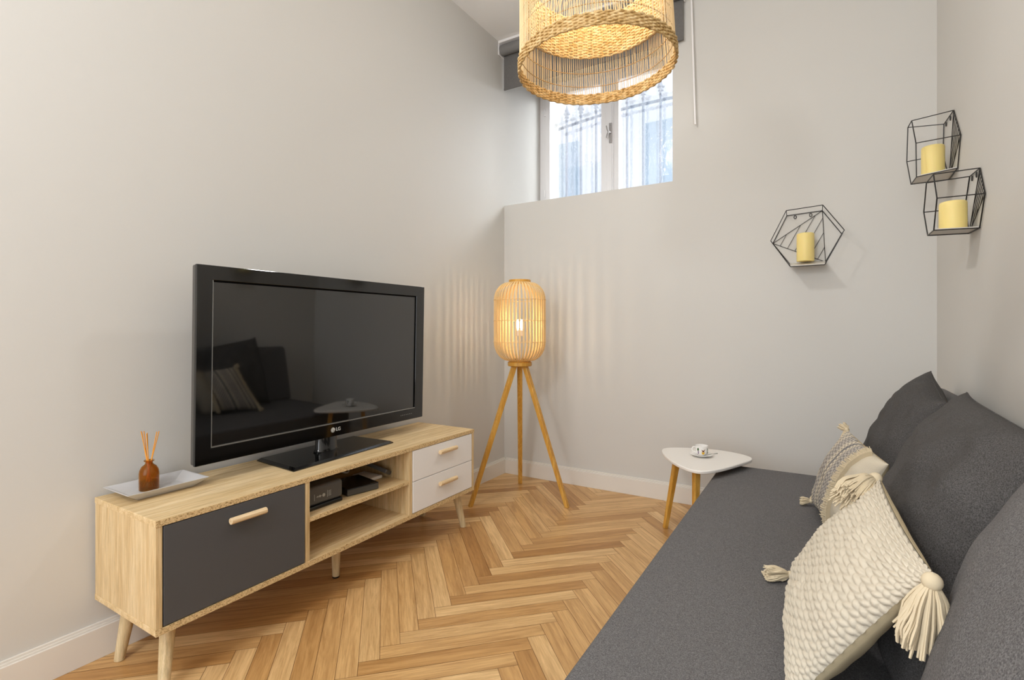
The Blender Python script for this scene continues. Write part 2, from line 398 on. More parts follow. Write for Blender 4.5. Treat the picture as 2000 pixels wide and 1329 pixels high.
def cleg(top, foot, feet=False):
    t, f = V(top), V(foot)
    o = MB().tube([t, t.lerp(f, .5), f+V((0, 0, .006))], [.0215, .0185, .0145], 16).build('leg', m_leg, tvs, True)
    MB().lathe([(.013, 0), (.015, .002), (.015, .007)], (f.x, f.y, 0), 14).build('foot_pad', m_blackpl if feet else m_leg, o, True)
cleg((.330, -2.395, ZB), (.366, -2.425, 0)); cleg((.098, -2.395, ZB), (.080, -2.420, 0))
cleg((.329, -1.010, ZB), (.360, -.986, 0)); cleg((.095, -1.000, ZB), (.070, -.972, 0)); cleg((.229, -1.702, ZB), (.229, -1.702, 0), True)

# ------------------------------------------------------------------ television
tv = thing('television', 'large black flat television with dark reflecting screen on the console', 'television', (.2, -1.68, ZT))
Mt = Matrix.Translation((.2, -1.68, .92)) @ Matrix.Rotation(math.radians(.3), 4, 'Z') @ Matrix.Rotation(math.radians(1.2), 4, 'Y')
def frame_ring(o, i, x0, x1):     # ring of box between outer and inner rect, o,i = (y0,y1,z0,z1)
    m = MB(); O = [(o[0], o[2]), (o[1], o[2]), (o[1], o[3]), (o[0], o[3])]; I = [(i[0], i[2]), (i[1], i[2]), (i[1], i[3]), (i[0], i[3])]
    vv = [(x, p[0], p[1]) for x in (x0, x1) for r in (O, I) for p in r]
    fs = []
    for k in range(4):
        j = (k+1) % 4
        fs += [(8+k, 8+j, 12+j, 12+k), (k, 4+k, 4+j, j), (k, j, 8+j, 8+k), (4+k, 12+k, 12+j, 4+j)]
    m.add(vv, fs); return m
OY0, OY1, OZ0, OZ1 = -.572, .568, -.334, .343
IY0, IY1, IZ0, IZ1 = -.520, .508, -.280, .293
frame_ring((OY0, OY1, OZ0, OZ1), (IY0, IY1, IZ0, IZ1), -.012, 0).xf(Mt).build('bezel', m_tv, tv, bevel=.0015)
MB().box(-.034, -.0122, OY0+.001, OY1-.001, OZ0+.001, OZ1-.001).xf(Mt).build('casing', m_tvside, tv, bevel=.006)
MB().box(-.075, -.034, OY0+.14, OY1-.14, OZ0+.06, OZ1-.12).xf(Mt).build('rear_housing', m_blackpl, tv, bevel=.02)
MB().box(-.0115, -.006, IY0+.001, IY1-.001, IZ0+.001, IZ1-.001).xf(Mt).build('screen', m_screen, tv)
m = MB().box(-.006, .0006, IY0, IY1-.0, IZ0, IZ0+.0035).box(-.006, .0006, IY0, IY0+.0022, IZ0, IZ1)
m.xf(Mt).build('screen_trim', m_tvline, tv)
MB().box(-.006, -.0045, IY0+.002, IY1, IZ1-.006, IZ1).box(-.006, -.0045, IY1-.006, IY1, IZ0+.004, IZ1).xf(Mt).build('edge_shade', mat('shade_black', (4, 4, 4), .9, spec=.1), tv)  # shade along the recessed screen edge, put in as dark strips
def text_mesh(s, size, M, name, mtl, parent, depth=.0003):
    cu = bpy.data.curves.new(name, 'FONT'); cu.body = s; cu.size = size; cu.extrude = depth; cu.align_x = 'LEFT'; cu.align_y = 'CENTER'; cu.offset = size*.012
    to = bpy.data.objects.new(name, cu); COL.objects.link(to)
    dg = bpy.context.evaluated_depsgraph_get(); me = bpy.data.meshes.new_from_object(to.evaluated_get(dg)); bpy.data.objects.remove(to)
    me.transform(Matrix.Translation(-parent_world(parent)) @ M); me.materials.clear(); me.materials.append(mtl)
    o = bpy.data.objects.new(name, me); COL.objects.link(o); o.parent = parent; return o
# local frame on the bezel: text x -> +y, text y -> +z, normal -> +x
TF = Matrix(((0, 0, 1, 0), (1, 0, 0, 0), (0, 1, 0, 0), (0, 0, 0, 1)))
lz = -.306
lm = MB().prism([(-.008+.0105*math.cos(t), lz+.0105*math.sin(t)) for t in [2*PI*k/24 for k in range(24)]], .0001, .0008, 0).xf(Mt)
lg = lm.build('logo', m_logo, tv)
text_mesh('LG', .021, Mt @ Matrix.Translation((.0008, .007, lz)) @ TF, 'logo_letters', m_logo, tv)
m = MB().box(.0008, .0012, -.0085, -.0070, lz-.004, lz+.004).box(.0008, .0012, -.0085, -.0035, lz-.0045, lz-.003)
m.tube([(.001, -.008+.0085*math.cos(t), lz+.0085*math.sin(t)) for t in [PI*.5+k*PI*1.5/14 for k in range(15)]], .0006, 4)
m.xf(Mt).build('logo_mark', mat('dark_print', (60, 58, 56), .5), lg)
m = MB()
for k in range(7): m.box(.0001, .0007, .405+k*.0125, .4085+k*.0125, -.3065, -.3045)
m.xf(Mt).build('touch_buttons', m_grey, tv)
m = MB().lathe([(.058, 0), (.060, .006), (.052, .016), (.050, .10)], (0, 0, 0), 28).xf(Matrix.Translation((.165, -1.70, ZT+.010)) @ Matrix.Diagonal((.55, 1, 1, 1)))
m.build('stand_neck', m_tv, tv, True)
pts = [(.040, -1.935), (.304, -1.958), (.276, -1.413), (.030, -1.425)]
pb = MB(); cxm, cym = .165, -1.68
vb = [(x, y, ZT+.0005) for x, y in pts]+[(x, y, ZT+.004) for x, y in pts]+[(cxm+(x-cxm)*.93, cym+(y-cym)*.95, ZT+.012) for x, y in pts]
pb.add(vb, [(3, 2, 1, 0)]+[(i, (i+1) % 4, 4+(i+1) % 4, 4+i) for i in range(4)]+[(4+i, 4+(i+1) % 4, 8+(i+1) % 4, 8+i) for i in range(4)]+[(8, 9, 10, 11)])
pb.build('stand_base', m_tv, tv)

# ------------------------------------------------------------------ tray and reed diffuser
tr = thing('tray', 'shallow light grey rectangular tray on the left end of the console', 'tray', (.105, -2.325, ZT))
def rect(x0, x1, y0, y1, z): return [(x0, y0, z), (x1, y0, z), (x1, y1, z), (x0, y1, z)]
cx_, cy_ = .112, -2.325; A = math.radians(3)
lay = [(.052, .078, .0008), (.055, .082, .0015), (.082, .118, .026), (.085, .121, .029), (.080, .116, .029), (.054, .080, .0062), (.0, .0, .0062)]
vv = []
for hx, hy, z in lay[:-1]: vv += [(cx_+sx*hx, cy_+sy*hy, ZT+z) for sx, sy in ((-1, -1), (1, -1), (1, 1), (-1, 1))]
fs = [(3, 2, 1, 0)]
for i in range(5): fs += [(4*i+k, 4*i+(k+1) % 4, 4*i+4+(k+1) % 4, 4*i+4+k) for k in range(4)]
fs += [(20, 21, 22, 23)]
MB().add(vv, fs).build('dish', m_tray, tr, bevel=.0015)
bx, by, bz = .098, -2.345, ZT+.0065
di = thing('reed_diffuser', 'amber glass diffuser bottle with orange reeds standing in the grey tray', 'diffuser', (bx, by, bz))
R = .028
pr = [(.001, .0), (R*.9, 0), (R, .003), (R, .055), (R*.93, .066), (R*.72, .077), (R*.45, .083), (.0105, .086), (.0105, .092), (.0145, .0935), (.0145, .097), (.010, .097), (.0085, .092), (.0085, .085), (R*.70, .074), (R*.9, .064), (R*.93, .054), (R*.93, .005), (.001, .004)]
MB().lathe(pr, (bx, by, bz), 32, False).build('bottle', m_amber, di, True, angle=70)
MB().lathe([(.001, .0045), (R*.91, .0055), (R*.91, .030), (.001, .030)], (bx, by, bz), 28, False).build('oil', mat('amber_oil', (158, 98, 20), .1, **{'Transmission Weight': .7}), di, True)
R_ = V((math.cos(YAW), math.sin(YAW), 0)); F_ = V((-math.sin(YAW), math.cos(YAW), 0))
for k, (dx, df, hh) in enumerate(((-.036, .004, .205), (-.031, -.004, .21), (-.028, .006, .208), (-.012, .004, .203), (-.009, -.002, .201), (.040, .004, .208), (.034, .0, .207))):
    top = V((bx, by, bz+hh-.018))+R_*dx*.75+F_*df; bot = V((bx, by, bz+.012))-R_*dx*.28-F_*df
    MB().tube([bot, top], .0015, 6).build('reed', m_reed, di)

# ------------------------------------------------------------------ boxes on the open shelf
SZ = .3665
ro = thing('router', 'squat anthracite internet box with small white symbols on its front', 'router', (.27, -1.85, SZ))
MB().box(.185, .352, -1.955, -1.768, SZ+.014, SZ+.086).build('body', m_router, ro, bevel=.014, seg=4)
MB().box(.19, .356, -1.950, -1.773, SZ+.0, SZ+.016).build('base', m_blackpl, ro, bevel=.005)
m = MB(); xf = .3522
m.box(xf, xf+.0008, -1.905, -1.9035, SZ+.034, SZ+.058)
for yy, rr in ((-1.889, .003), (-1.879, .0045), (-1.862, .0065)):
    m.prism([(yy+rr*math.cos(t), SZ+.046+rr*math.sin(t)) for t in [2*PI*k/14 for k in range(14)]], xf, xf+.0008, 0)
m.box(xf, xf+.0008, -1.897, -1.868, SZ+.0455, SZ+.0465)
m.box(xf, xf+.0008, -1.846, -1.8445, SZ+.034, SZ+.060)
for k in range(5): m.box(xf, xf+.0008, -1.841, -1.828, SZ+.037+k*.0045, SZ+.0385+k*.0045)
m.build('front_symbols', m_grey, ro)
sb = thing('set_top_box', 'flat glossy black box beside the router on the console shelf', 'media box', (.28, -1.65, SZ))
m = MB().box(.19, .355, -1.722, -1.575, SZ+.001, SZ+.030).xf(Matrix.Translation((.27, -1.65, 0)) @ Matrix.Rotation(math.radians(-12), 4, 'Z') @ Matrix.Translation((-.27, 1.65, 0)))
m.build('body', m_blackpl, sb, bevel=.003)
m = MB().box(.355, .3565, -1.720, -1.577, SZ+.004, SZ+.026).xf(Matrix.Translation((.27, -1.65, 0)) @ Matrix.Rotation(math.radians(-12), 4, 'Z') @ Matrix.Translation((-.27, 1.65, 0)))
m.build('front_strip', m_tvside, sb)
rc = MB().box(-.09, .09, -.026, .026, -.009, .009).xf(Matrix.Translation((.215, -1.482, SZ+.050)) @ Matrix.Rotation(math.radians(14), 4, 'Y') @ Matrix.Rotation(math.radians(10), 4, 'Z') @ Matrix.Rotation(math.radians(-28), 4, 'X'))
rc = rc.build('remote_control', m_router, bevel=.005); tag(rc, 'dark grey remote lying on cables at the right of the console shelf', 'remote')
ca = MB()
def cable(pts, r=.003):
    P_ = []
    for i in range(len(pts)-1):
        for k in range(8):
            t = k/8; p0 = V(pts[max(0, i-1)]); p1 = V(pts[i]); p2 = V(pts[i+1]); p3 = V(pts[min(len(pts)-1, i+2)])
            P_.append(.5*((2*p1)+(-p0+p2)*t+(2*p0-5*p1+4*p2-p3)*t*t+(-p0+3*p1-3*p2+p3)*t**3))
    P_.append(V(pts[-1])); return P_
tag(MB().tube(cable([(.05, -1.93, SZ+.02), (.10, -1.80, SZ+.075), (.12, -1.70, SZ+.07), (.09, -1.62, SZ+.03), (.14, -1.57, SZ+.05), (.07, -1.50, SZ+.014), (.04, -1.54, SZ+.01)]), .004, 8).build('cable', m_blackpl, None, True), 'black cable looping behind the boxes on the console shelf', 'cable')
tag(MB().tube(cable([(.04, -1.74, SZ+.014), (.13, -1.70, SZ+.068), (.17, -1.64, SZ+.058), (.16, -1.58, SZ+.035), (.12, -1.53, SZ+.055), (.06, -1.47, SZ+.01)]), .0035, 8).build('cable', m_white, None, True), 'white cable looping behind the flat black box', 'cable')
tag(MB().box(.15, .27, -1.545, -1.475, SZ+.001, SZ+.016).build('power_adapter', m_white, None, bevel=.004), 'white flat adapter under the grey remote', 'adapter')

# ------------------------------------------------------------------ floor lamp
LX, LY = .386, -.438
fl = thing('floor_lamp', 'tripod floor lamp with glowing bamboo lantern shade in the corner', 'floor lamp', (LX, LY, 0))
for fx, fy in ((.212, -.715), (.706, -.436), (.238, -.178)):
    top = V((LX, LY, .822)); ft = V((fx, fy, 0)); dxy = (ft-top); dxy.z = 0; dxy.normalize()
    t0 = top+dxy*.036; d = (ft-t0).normalized(); side = V((-dxy.y, dxy.x, 0)); nr = d.cross(side)
    w, h_ = .016, .0125
    ft2 = ft.copy(); vv = []
    for p, k in ((t0, 1.05), (ft2, .85)):
        for sx, sy in ((-1, -1), (1, -1), (1, 1), (-1, 1)): 
            q = p+side*w*sx*k+nr*h_*sy*k; s_ = (p.z-q.z)/d.z; vv.append(q+d*s_)
    MB().add(vv, [(0, 1, 2, 3), (7, 6, 5, 4)]+[(i, 4+i, 4+(i+1) % 4, (i+1) % 4) for i in range(4)]).build('leg', m_bamboo, fl, bevel=.003)
MB().lathe([(.001, .816), (.070, .816), (.074, .819), (.074, .839), (.070, .842), (.001, .842)], (LX, LY, 0), 40, False).build('collar', m_bamboo, fl, True)
SR = .158
def lprof(t):      # t 0..1 bottom to top -> r, z
    z = .846+t*(1.332-.846)
    zl, zu, rb, rt = .965, 1.222, .062, .064
    if z < zl: k = (zl-z)/(zl-.846); return rb+(SR-rb)*math.sqrt(max(0, 1-k**2.0)), z
    if z > zu: k = (z-zu)/(1.332-zu); return rt+(SR-rt)*math.sqrt(max(0, 1-k**2.0)), z
    return SR, z
m = MB(); NR = 42
ts = [0, .012, .03, .06, .1, .15, .2, .245, .5, .77, .82, .87, .91, .945, .97, .988, 1]
for k in range(NR):
    a = 2*PI*k/NR; ca_, sa = math.cos(a), math.sin(a); tx, ty = -sa*.0052, ca_*.0052; vv = []
    for t in ts:
        r, z = lprof(t)
        kk = min(1, r/.10)
        vv += [(LX+ca_*(r+.0015)+tx*kk, LY+sa*(r+.0015)+ty*kk, z), (LX+ca_*(r+.0015)-tx*kk, LY+sa*(r+.0015)-ty*kk, z), (LX+ca_*(r-.0015)-tx*kk, LY+sa*(r-.0015)-ty*kk, z), (LX+ca_*(r-.0015)+tx*kk, LY+sa*(r-.0015)+ty*kk, z)]
    fs = [(4*i+j, 4*i+(j+1) % 4, 4*i+4+(j+1) % 4, 4*i+4+j) for i in range(len(ts)-1) for j in range(4)]
    m.add(vv, fs)
shade = m.build('lamp_shade', m_rib, fl)
for r, z, q in ((SR+.003, .965, .0018), (SR+.003, 1.095, .0018), (SR+.003, 1.222, .0018)):
    MB().tube([(LX+r*math.cos(2*PI*k/64), LY+r*math.sin(2*PI*k/64), z) for k in range(64)], q, 6, True).build('hoop', m_rib, shade, True)
MB().lathe([(.060, 1.328), (.067, 1.328), (.068, 1.342), (.066, 1.346), (.059, 1.346), (.058, 1.33), (.060, 1.328)], (LX, LY, 0), 40, False).build('top_rim', m_bamboo, shade, True)
MB().lathe([(.050, .842), (.066, .842), (.068, .850), (.066, .858), (.050, .858)], (LX, LY, 0), 40, False).build('bottom_rim', m_bamboo, shade, True)
MB().tube([(LX, LY, .842), (LX, LY, 1.0)], .009, 10).lathe([(.018, 1.0), (.020, 1.002), (.020, 1.035), (.014, 1.040)], (LX, LY, 0), 16).build('socket', m_white, fl, True)
bb_ = MB().lathe([(.013, -.028), (.016, -.02), (.026, -.002), (.030, .014), (.027, .030), (.017, .040), (.001, .043)], (LX, LY, 1.062), 20, False).build('bulb', m_bulbglass, fl, True)
MB().tube([(LX, LY, 1.048), (LX, LY, 1.052), (LX, LY, 1.088), (LX, LY, 1.092)], [.004, .0085, .0085, .004], 8).build('filament', m_bulb, bb_, True)

# ------------------------------------------------------------------ pendant lamp
PC = V((1.366, -1.632, 1.870))
pe = thing('pendant_lamp', 'large round rattan pendant lamp with woven inner bowl hanging before the window', 'pendant lamp', PC)
tilt = Matrix.Translation(PC) @ Matrix.Rotation(math.radians(-.8), 4, V((math.cos(YAW), math.sin(YAW), 0))) @ Matrix.Rotation(math.radians(-1.6), 4, V((-math.sin(YAW), math.cos(YAW), 0)))
PR = .243; PH = .41
def prad(z): return PR-.012*(z/PH)-(.10*max(0, (z-.32)/.09)**2 if z > .32 else 0)
m = MB(); NS = 190
for k in range(NS):
    a = 2*PI*(k+random.uniform(-.22, .22))/NS; a2 = a+random.uniform(-.012, .012)
    pts = [(prad(z)*math.cos(a+(a2-a)*z/PH), prad(z)*math.sin(a+(a2-a)*z/PH), z) for z in (.012, .13, .32, .35, .38, .41)]
    m.tube(pts, .0012, 5)
sl = m.xf(tilt).build('slats', m_slat, pe, True)
for z in (.062, .110, .165, .205, .30, .41):
    MB().tube([((prad(z)-.001)*math.cos(2*PI*k/72), (prad(z)-.001)*math.sin(2*PI*k/72), z) for k in range(72)], .0013, 5, True).xf(tilt).build('hoop', m_wire, sl, True)
def strand_ring(m, rad, z, amp, nw, ph, r, n=5, seg=300):
    m.tube([((rad+amp*math.sin(nw*t+ph))*math.cos(t), (rad+amp*math.sin(nw*t+ph))*math.sin(t), z+.0006*math.sin(7*t+ph*2+z*400)) for t in [2*PI*k/seg for k in range(seg)]], r, n, True)
m = MB()
for i in range(8): strand_ring(m, PR+.001, .002+i*.0046, .0028, 50, PI*(i % 2), .0034)
m.lathe([(PR-.0015, .0), (PR+.0015, .0), (PR+.0015, .035), (PR-.0015, .035), (PR-.0015, .0)], (0, 0, 0), 96, False)
m.xf(tilt).build('rim_band', m_rim, pe, True, angle=180)
wl = []
for i in range(13):
    t = i/12; wl.append((PR-.022-.006*t-.02*t**4, .154+.125*t))
m = MB()
for i in range(27):
    t = i/26; strand_ring(m, PR-.026-.006*t-.02*t**4, .156+.128*t, .0030, 38, PI*(i % 2), .0031)
for k in range(76):
    a = 2*PI*(k+.5)/76; m.tube([((PR-.026-.006*t-.02*t**4)*math.cos(a), (PR-.026-.006*t-.02*t**4)*math.sin(a), .154+.132*t) for t in (0, .3, .6, .85, 1)], .0024, 5)
m.xf(tilt).build('woven_bowl', m_weave, pe, True, angle=180)
MB().tube([(0, 0, .33), (0, 0, CH-PC.z-.03)], .0035, 8).xf(Matrix.Translation(PC)).build('cord', m_white, pe)
m = MB().lathe([(.02, .30), (.022, .31), (.022, .36), (.012, .37)], (0, 0, 0), 16)
for k in range(3): m.tube([(0, 0, .365), ((prad(.41))*math.cos(k*2.094), (prad(.41))*math.sin(k*2.094), .408)], .002, 5)
m.xf(tilt).build('socket', m_white, pe, True)
MB().lathe([(.05, -.025), (.052, -.02), (.05, 0)], (PC.x, PC.y, CH-.001), 24).build('ceiling_rose', m_win, pe, True)
MB().lathe([(.013, .315), (.018, .305), (.030, .287), (.032, .272), (.026, .257), (.012, .248), (.001, .246)], (0, 0, 0), 16, False).xf(tilt).build('bulb', m_bulb2, pe, True)

# ------------------------------------------------------------------ side table, cup and saucer
st = thing('side_table', 'small white rounded-triangle side table on wooden legs by the sofa end', 'side table', (1.46, -.47, 0))
outl = [(1.247, -.399), (1.262, -.455), (1.300, -.535), (1.348, -.612), (1.415, -.690), (1.470, -.727), (1.516, -.726), (1.559, -.683), (1.601, -.604), (1.643, -.502), (1.673, -.425), (1.683, -.373), (1.667, -.325), (1.603, -.280), (1.498, -.258), (1.373, -.282), (1.290, -.322), (1.255, -.358)]
def crclosed(p, n=5):
    o = []; N = len(p)
    for i in range(N):
        p0, p1, p2, p3 = (V((*p[(i+j-1) % N], 0)) for j in range(4))
        for k in range(n):
            t = k/n; q = .5*((2*p1)+(-p0+p2)*t+(2*p0-5*p1+4*p2-p3)*t*t+(-p0+3*p1-3*p2+p3)*t**3); o.append((q.x, q.y))
    return o
oc = crclosed(outl); TZ = .40
MB().prism(oc, TZ-.015, TZ).build('tabletop', m_white, st, True, bevel=.004, seg=3)
MB().prism([(1.46+(x-1.46)*.35, -.47+(y+.47)*.35) for x, y in oc], TZ-.030, TZ-.015).build('underside_block', m_bamboo, st)
for (tx, ty), (fx, fy) in (((1.335, -.430), (1.277, -.452)), ((1.466, -.615), (1.470, -.660)), ((1.585, -.365), (1.625, -.310))):
    MB().tube([(tx, ty, TZ-.015), (fx, fy, .001)], [.021, .015], 4).build('leg', m_bamboo, st, bevel=.003)
sx, sy = 1.458, -.448
sa_ = tag(MB().lathe([(.001, .0005), (.026, .0005), (.030, .003), (.052, .0115), (.055, .0125), (.054, .014), (.028, .006), (.001, .005)], (sx, sy, TZ), 40, False).build('saucer', mat('glazed_porcelain', (238, 236, 232), .12), None, True), 'white porcelain saucer on the side table', 'saucer')
m_porc = bpy.data.materials['glazed_porcelain']
cz = TZ+.0065
cu = thing('espresso_cup', 'small white cup with brown, yellow and green motifs on the saucer', 'cup', (sx, sy, cz))
MB().lathe([(.001, 0), (.018, 0), (.020, .002), (.0275, .012), (.030, .022), (.0305, .046), (.0315, .049), (.030, .049), (.028, .022), (.024, .010), (.001, .005)], (sx, sy, cz), 40, False).build('body', m_porc, cu, True, angle=70)
hd = -R_*1.0
MB().tube(cable([V((sx, sy, cz+.040))+hd*.029, V((sx, sy, cz+.042))+hd*.042, V((sx, sy, cz+.030))+hd*.048, V((sx, sy, cz+.018))+hd*.040, V((sx, sy, cz+.014))+hd*.027]), .0032, 8).build('handle', m_porc, cu, True)
def decal(poly, name, mtl):    # poly in (angle offset from camera-facing in deg, height) mapped onto the cup wall
    vv = []; base = math.atan2(CAM.y-sy, CAM.x-sx)
    for rr in (.0303, .0311):
        for a, z in poly: a = a*1.35+4; z = .027+(z-.025)*1.15; vv.append((sx+rr*math.cos(base+math.radians(a)), sy+rr*math.sin(base+math.radians(a)), cz+z))
    n_ = len(poly); MB().add(vv, [tuple(range(n_, 2*n_)), tuple(range(n_))[::-1]]+[(i, (i+1) % n_, n_+(i+1) % n_, n_+i) for i in range(n_)]).build(name, mtl, cu)
decal([(-4, .031), (2, .028), (8, .026), (14, .028), (22, .034), (16, .025), (10, .019), (4, .020)], 'brown_motif', mat('brown_glaze', (110, 62, 22), .2))
decal([(-2, .022), (3, .019), (10, .018), (18, .022), (16, .014), (10, .009), (3, .010), (-1, .015)], 'yellow_motif', mat('yellow_glaze', (214, 168, 34), .2))
decal([(-30, .036), (-24, .037), (-20, .030), (-24, .024), (-30, .024), (-34, .030)], 'green_motif', mat('green_glaze', (64, 92, 52), .2))
decal([(-29, .024), (-22, .024), (-21, .012), (-27, .010)], 'violet_motif', mat('violet_glaze', (120, 96, 130), .2))
decal([(42, .036), (52, .032), (50, .012), (42, .012), (46, .024)], 'leaf_motif', mat('leaf_glaze', (84, 96, 70), .2))
sp = MB().tube([V((sx, sy, TZ+.0155))+R_*.010-F_*.034, V((sx, sy, TZ+.0165))+R_*.052-F_*.018, V((sx, sy, TZ+.0165))+R_*.078-F_*.008], [.0012, .0012, .0022], 6)
sp.lathe([(.001, -.001), (.006, 0), (.007, .001), (.001, .0015)], tuple(V((sx, sy, TZ+.0155))+R_*.008-F_*.036), 10)
tag(sp.build('teaspoon', m_metal, None, True), 'tiny metal spoon lying across the saucer rim', 'spoon')

# ------------------------------------------------------------------ wire hexagon shelves
def lerp(a, b, t): return V(a).lerp(V(b), t)
def hexshelf(label, back, front, order, nstr=6, hooks=True):
    # back / front: six points TL, TR, R, BR, BL, L
    c = sum((V(p) for p in back), V((0, 0, 0)))/6
    o = thing('wire_shelf', label, 'wall shelf', c, 'black wire hexagon shelves')
    m = MB()
    for ring in (back, front):
        for i in range(6): m.tube([ring[i], ring[(i+1) % 6]], .0021, 6)
    for i in range(6): m.tube([back[i], front[i]], .0019, 6)
    m.build('wire_frame', m_black, o)
    g = MB(); f_, b_, d_2 = (back[order[0]], back[order[1]], back[order[2]])
    for p, q in ((f_, b_), (b_, d_2), (f_, d_2)): g.tube([p, q], .0015, 6)
    # stripes parallel to centre->b
    cc = V(c); dirv = (V(b_)-cc)
    for k in range(1, nstr+1):
        t = k/(nstr+1.0)
        # start on side f-b or b-d, end on f-d
        e = lerp(f_, d_2, t)
        if t < .5: s_ = lerp(f_, b_, t*2)
        else: s_ = lerp(b_, d_2, (t-.5)*2)
        g.tube([s_, e], .0013, 6)
    g.build('lattice', m_black, o)
    bl_, br_, fbl, fbr = V(back[4]), V(back[3]), V(front[4]), V(front[3])
    up = V((0, 0, .0022))
    vv = [bl_+up, br_+up, fbr+up, fbl+up]; vv += [p+V((0, 0, .003)) for p in vv]
    MB().add(vv, [(0, 1, 2, 3), (7, 6, 5, 4)]+[(i, 4+i, 4+(i+1) % 4, (i+1) % 4) for i in range(4)]).build('shelf_plate', m_plate, o)
    if hooks:
        for t in (.24, .68):
            h = MB()
            p = lerp(back[0], back[1], t); ax = (V(back[1])-V(back[0])).normalized()
            q = p-V((0, 0, .014)); h.tube([q+ax*.006*math.cos(a)+V((0, 0, .009*math.sin(a))) for a in [2*PI*k/12 for k in range(12)]], .0018, 6, True)
            h.build('hanging_eye', m_black, o)
    return o
Yo = -.004; D_ = -.115
bk = [(1.816, Yo, 1.661), (1.981, Yo, 1.669), (2.067, Yo, 1.539), (1.995, Yo, 1.398), (1.830, Yo, 1.397), (1.748, Yo, 1.516)]
fr = [(1.819, D_, 1.667), (1.983, D_, 1.676), (2.075, D_, 1.540), (1.992, D_, 1.372), (1.838, D_, 1.371), (1.746, D_, 1.514)]
hexshelf('black wire hexagon shelf with candle on the wall facing the camera', bk, fr, (5, 1, 3))
XW = RW-.004; XO = 2.322
def yz(px, py, x):
    r = (px-1000)/1000.; z = (641-py)/1000.; d0 = r*math.cos(YAW)-math.sin(YAW); d1 = r*math.sin(YAW)+math.cos(YAW)
    t = (x-CAM.x)/d0; return (x, CAM.y+d1*t, CAM.z+z*t)
bk = [(XW, -.660, 1.612), (XW, -.804, 1.605), (XW, -.869, 1.502), (XW, -.800, 1.398), (XW, -.650, 1.402), (XW, -.585, 1.510)]
fr = [(XO, -.662, 1.606), (XO, -.806, 1.602), (XO, -.872, 1.502), (XO, -.812, 1.400), (XO, -.690, 1.400), (XO, -.602, 1.505)]
hexshelf('lower black wire hexagon shelf by the room corner, holding a stubby candle', bk, fr, (1, 4, 2), 6)
bk = [(XW, -.190, 1.966), (XW, -.389, 1.956), (XW, -.516, 1.813), (XW, -.464, 1.696), (XW, -.300, 1.690), (XW, -.170, 1.835)]
fr = [(XO, -.165, 1.985), (XO, -.285, 1.975), (XO, -.405, 1.838), (XO, -.420, 1.690), (XO, -.265, 1.696), (XO, -.130, 1.835)]
hexshelf('upper black wire hexagon shelf by the room corner, tilted, with a candle', bk, fr, (1, 4, 2), 6)
def candle(x, y, z, r, h, label, tip=0):
    o = thing('candle', label, 'candle', (x, y, z), 'ivory pillar candles')
    MB().lathe([(.001, 0), (r*.97, 0), (r, .003), (r, h-.008), (r*.95, h-.002), (r*.86, h), (r*.80, h-.004), (r*.35, h-.008), (.001, h-.008)], (x, y, z), 32, False).build('wax', m_wax, o, True, angle=70)
    MB().tube([(x, y, z+h-.009), (x+.001, y, z+h+.006)], .0011, 5).build('wick', m_black, o)
candle(1.905, -.060, 1.4005, .041, .147, 'tall ivory pillar candle in the shelf facing the camera')
candle(2.386, -.745, 1.4055, .040, .102, 'short wide ivory candle in the lower shelf by the corner')
candle(2.386, -.352, 1.703, .040, .125, 'ivory pillar candle in the upper tilted shelf by the corner')

# ------------------------------------------------------------------ sofa
SX0, SX1, SY0, SY1, SEAT = 1.54, 2.435, -.370, -2.95, .36
so = thing('sofa', 'long low grey fabric sofa along the right wall', 'sofa', (2.0, -1.5, 0))
def softbox(x0, x1, y0, y1, z0, z1, r, name, mtl, parent, puff=0, n=26):
    bm = bmesh.new(); bmesh.ops.create_cube(bm, size=1)
    for v_ in bm.verts: v_.co = V(((x0+x1)/2+v_.co.x*(x1-x0), (y0+y1)/2+v_.co.y*(y1-y0), (z0+z1)/2+v_.co.z*(z1-z0)))
    bmesh.ops.bevel(bm, geom=bm.edges[:], offset=r, segments=5, profile=.5, affect='EDGES')
    off = parent_world(parent)
    for v_ in bm.verts: v_.co -= off
    me = bpy.data.meshes.new(name); bm.to_mesh(me); bm.free(); me.materials.append(mtl)
    me.polygons.foreach_set('use_smooth', [True]*len(me.polygons)); me.set_sharp_from_angle(angle=math.radians(50))
    o = bpy.data.objects.new(name, me); COL.objects.link(o); o.parent = parent; return o
softbox(SX0, SX1, SY1, SY0, .20, SEAT, .018, 'seat_mattress', m_sofa, so)
softbox(SX0+.03, SX1-.02, SY1+.02, SY0-.02, .05, .199, .01, 'base', m_base, so)
for x in (SX0+.08, SX1-.08):
    for y in (SY0-.08, SY1+.08): MB().lathe([(.02, 0), (.025, .05)], (x, y, 0), 14).build('foot', m_blackpl, so, True)
# reclined back: profile in x,z extruded along y
prof = [(2.255, SEAT+.001), (2.300, .55), (2.348, .745), (2.356, .775), (2.372, .793), (2.395, .799), (2.425, .792), (2.438, .77), (2.440, .74), (2.440, SEAT+.001)]
MB().prism(prof, SY1, SY0, 1).build('backrest', m_sofa, so, True, bevel=.012, seg=3)

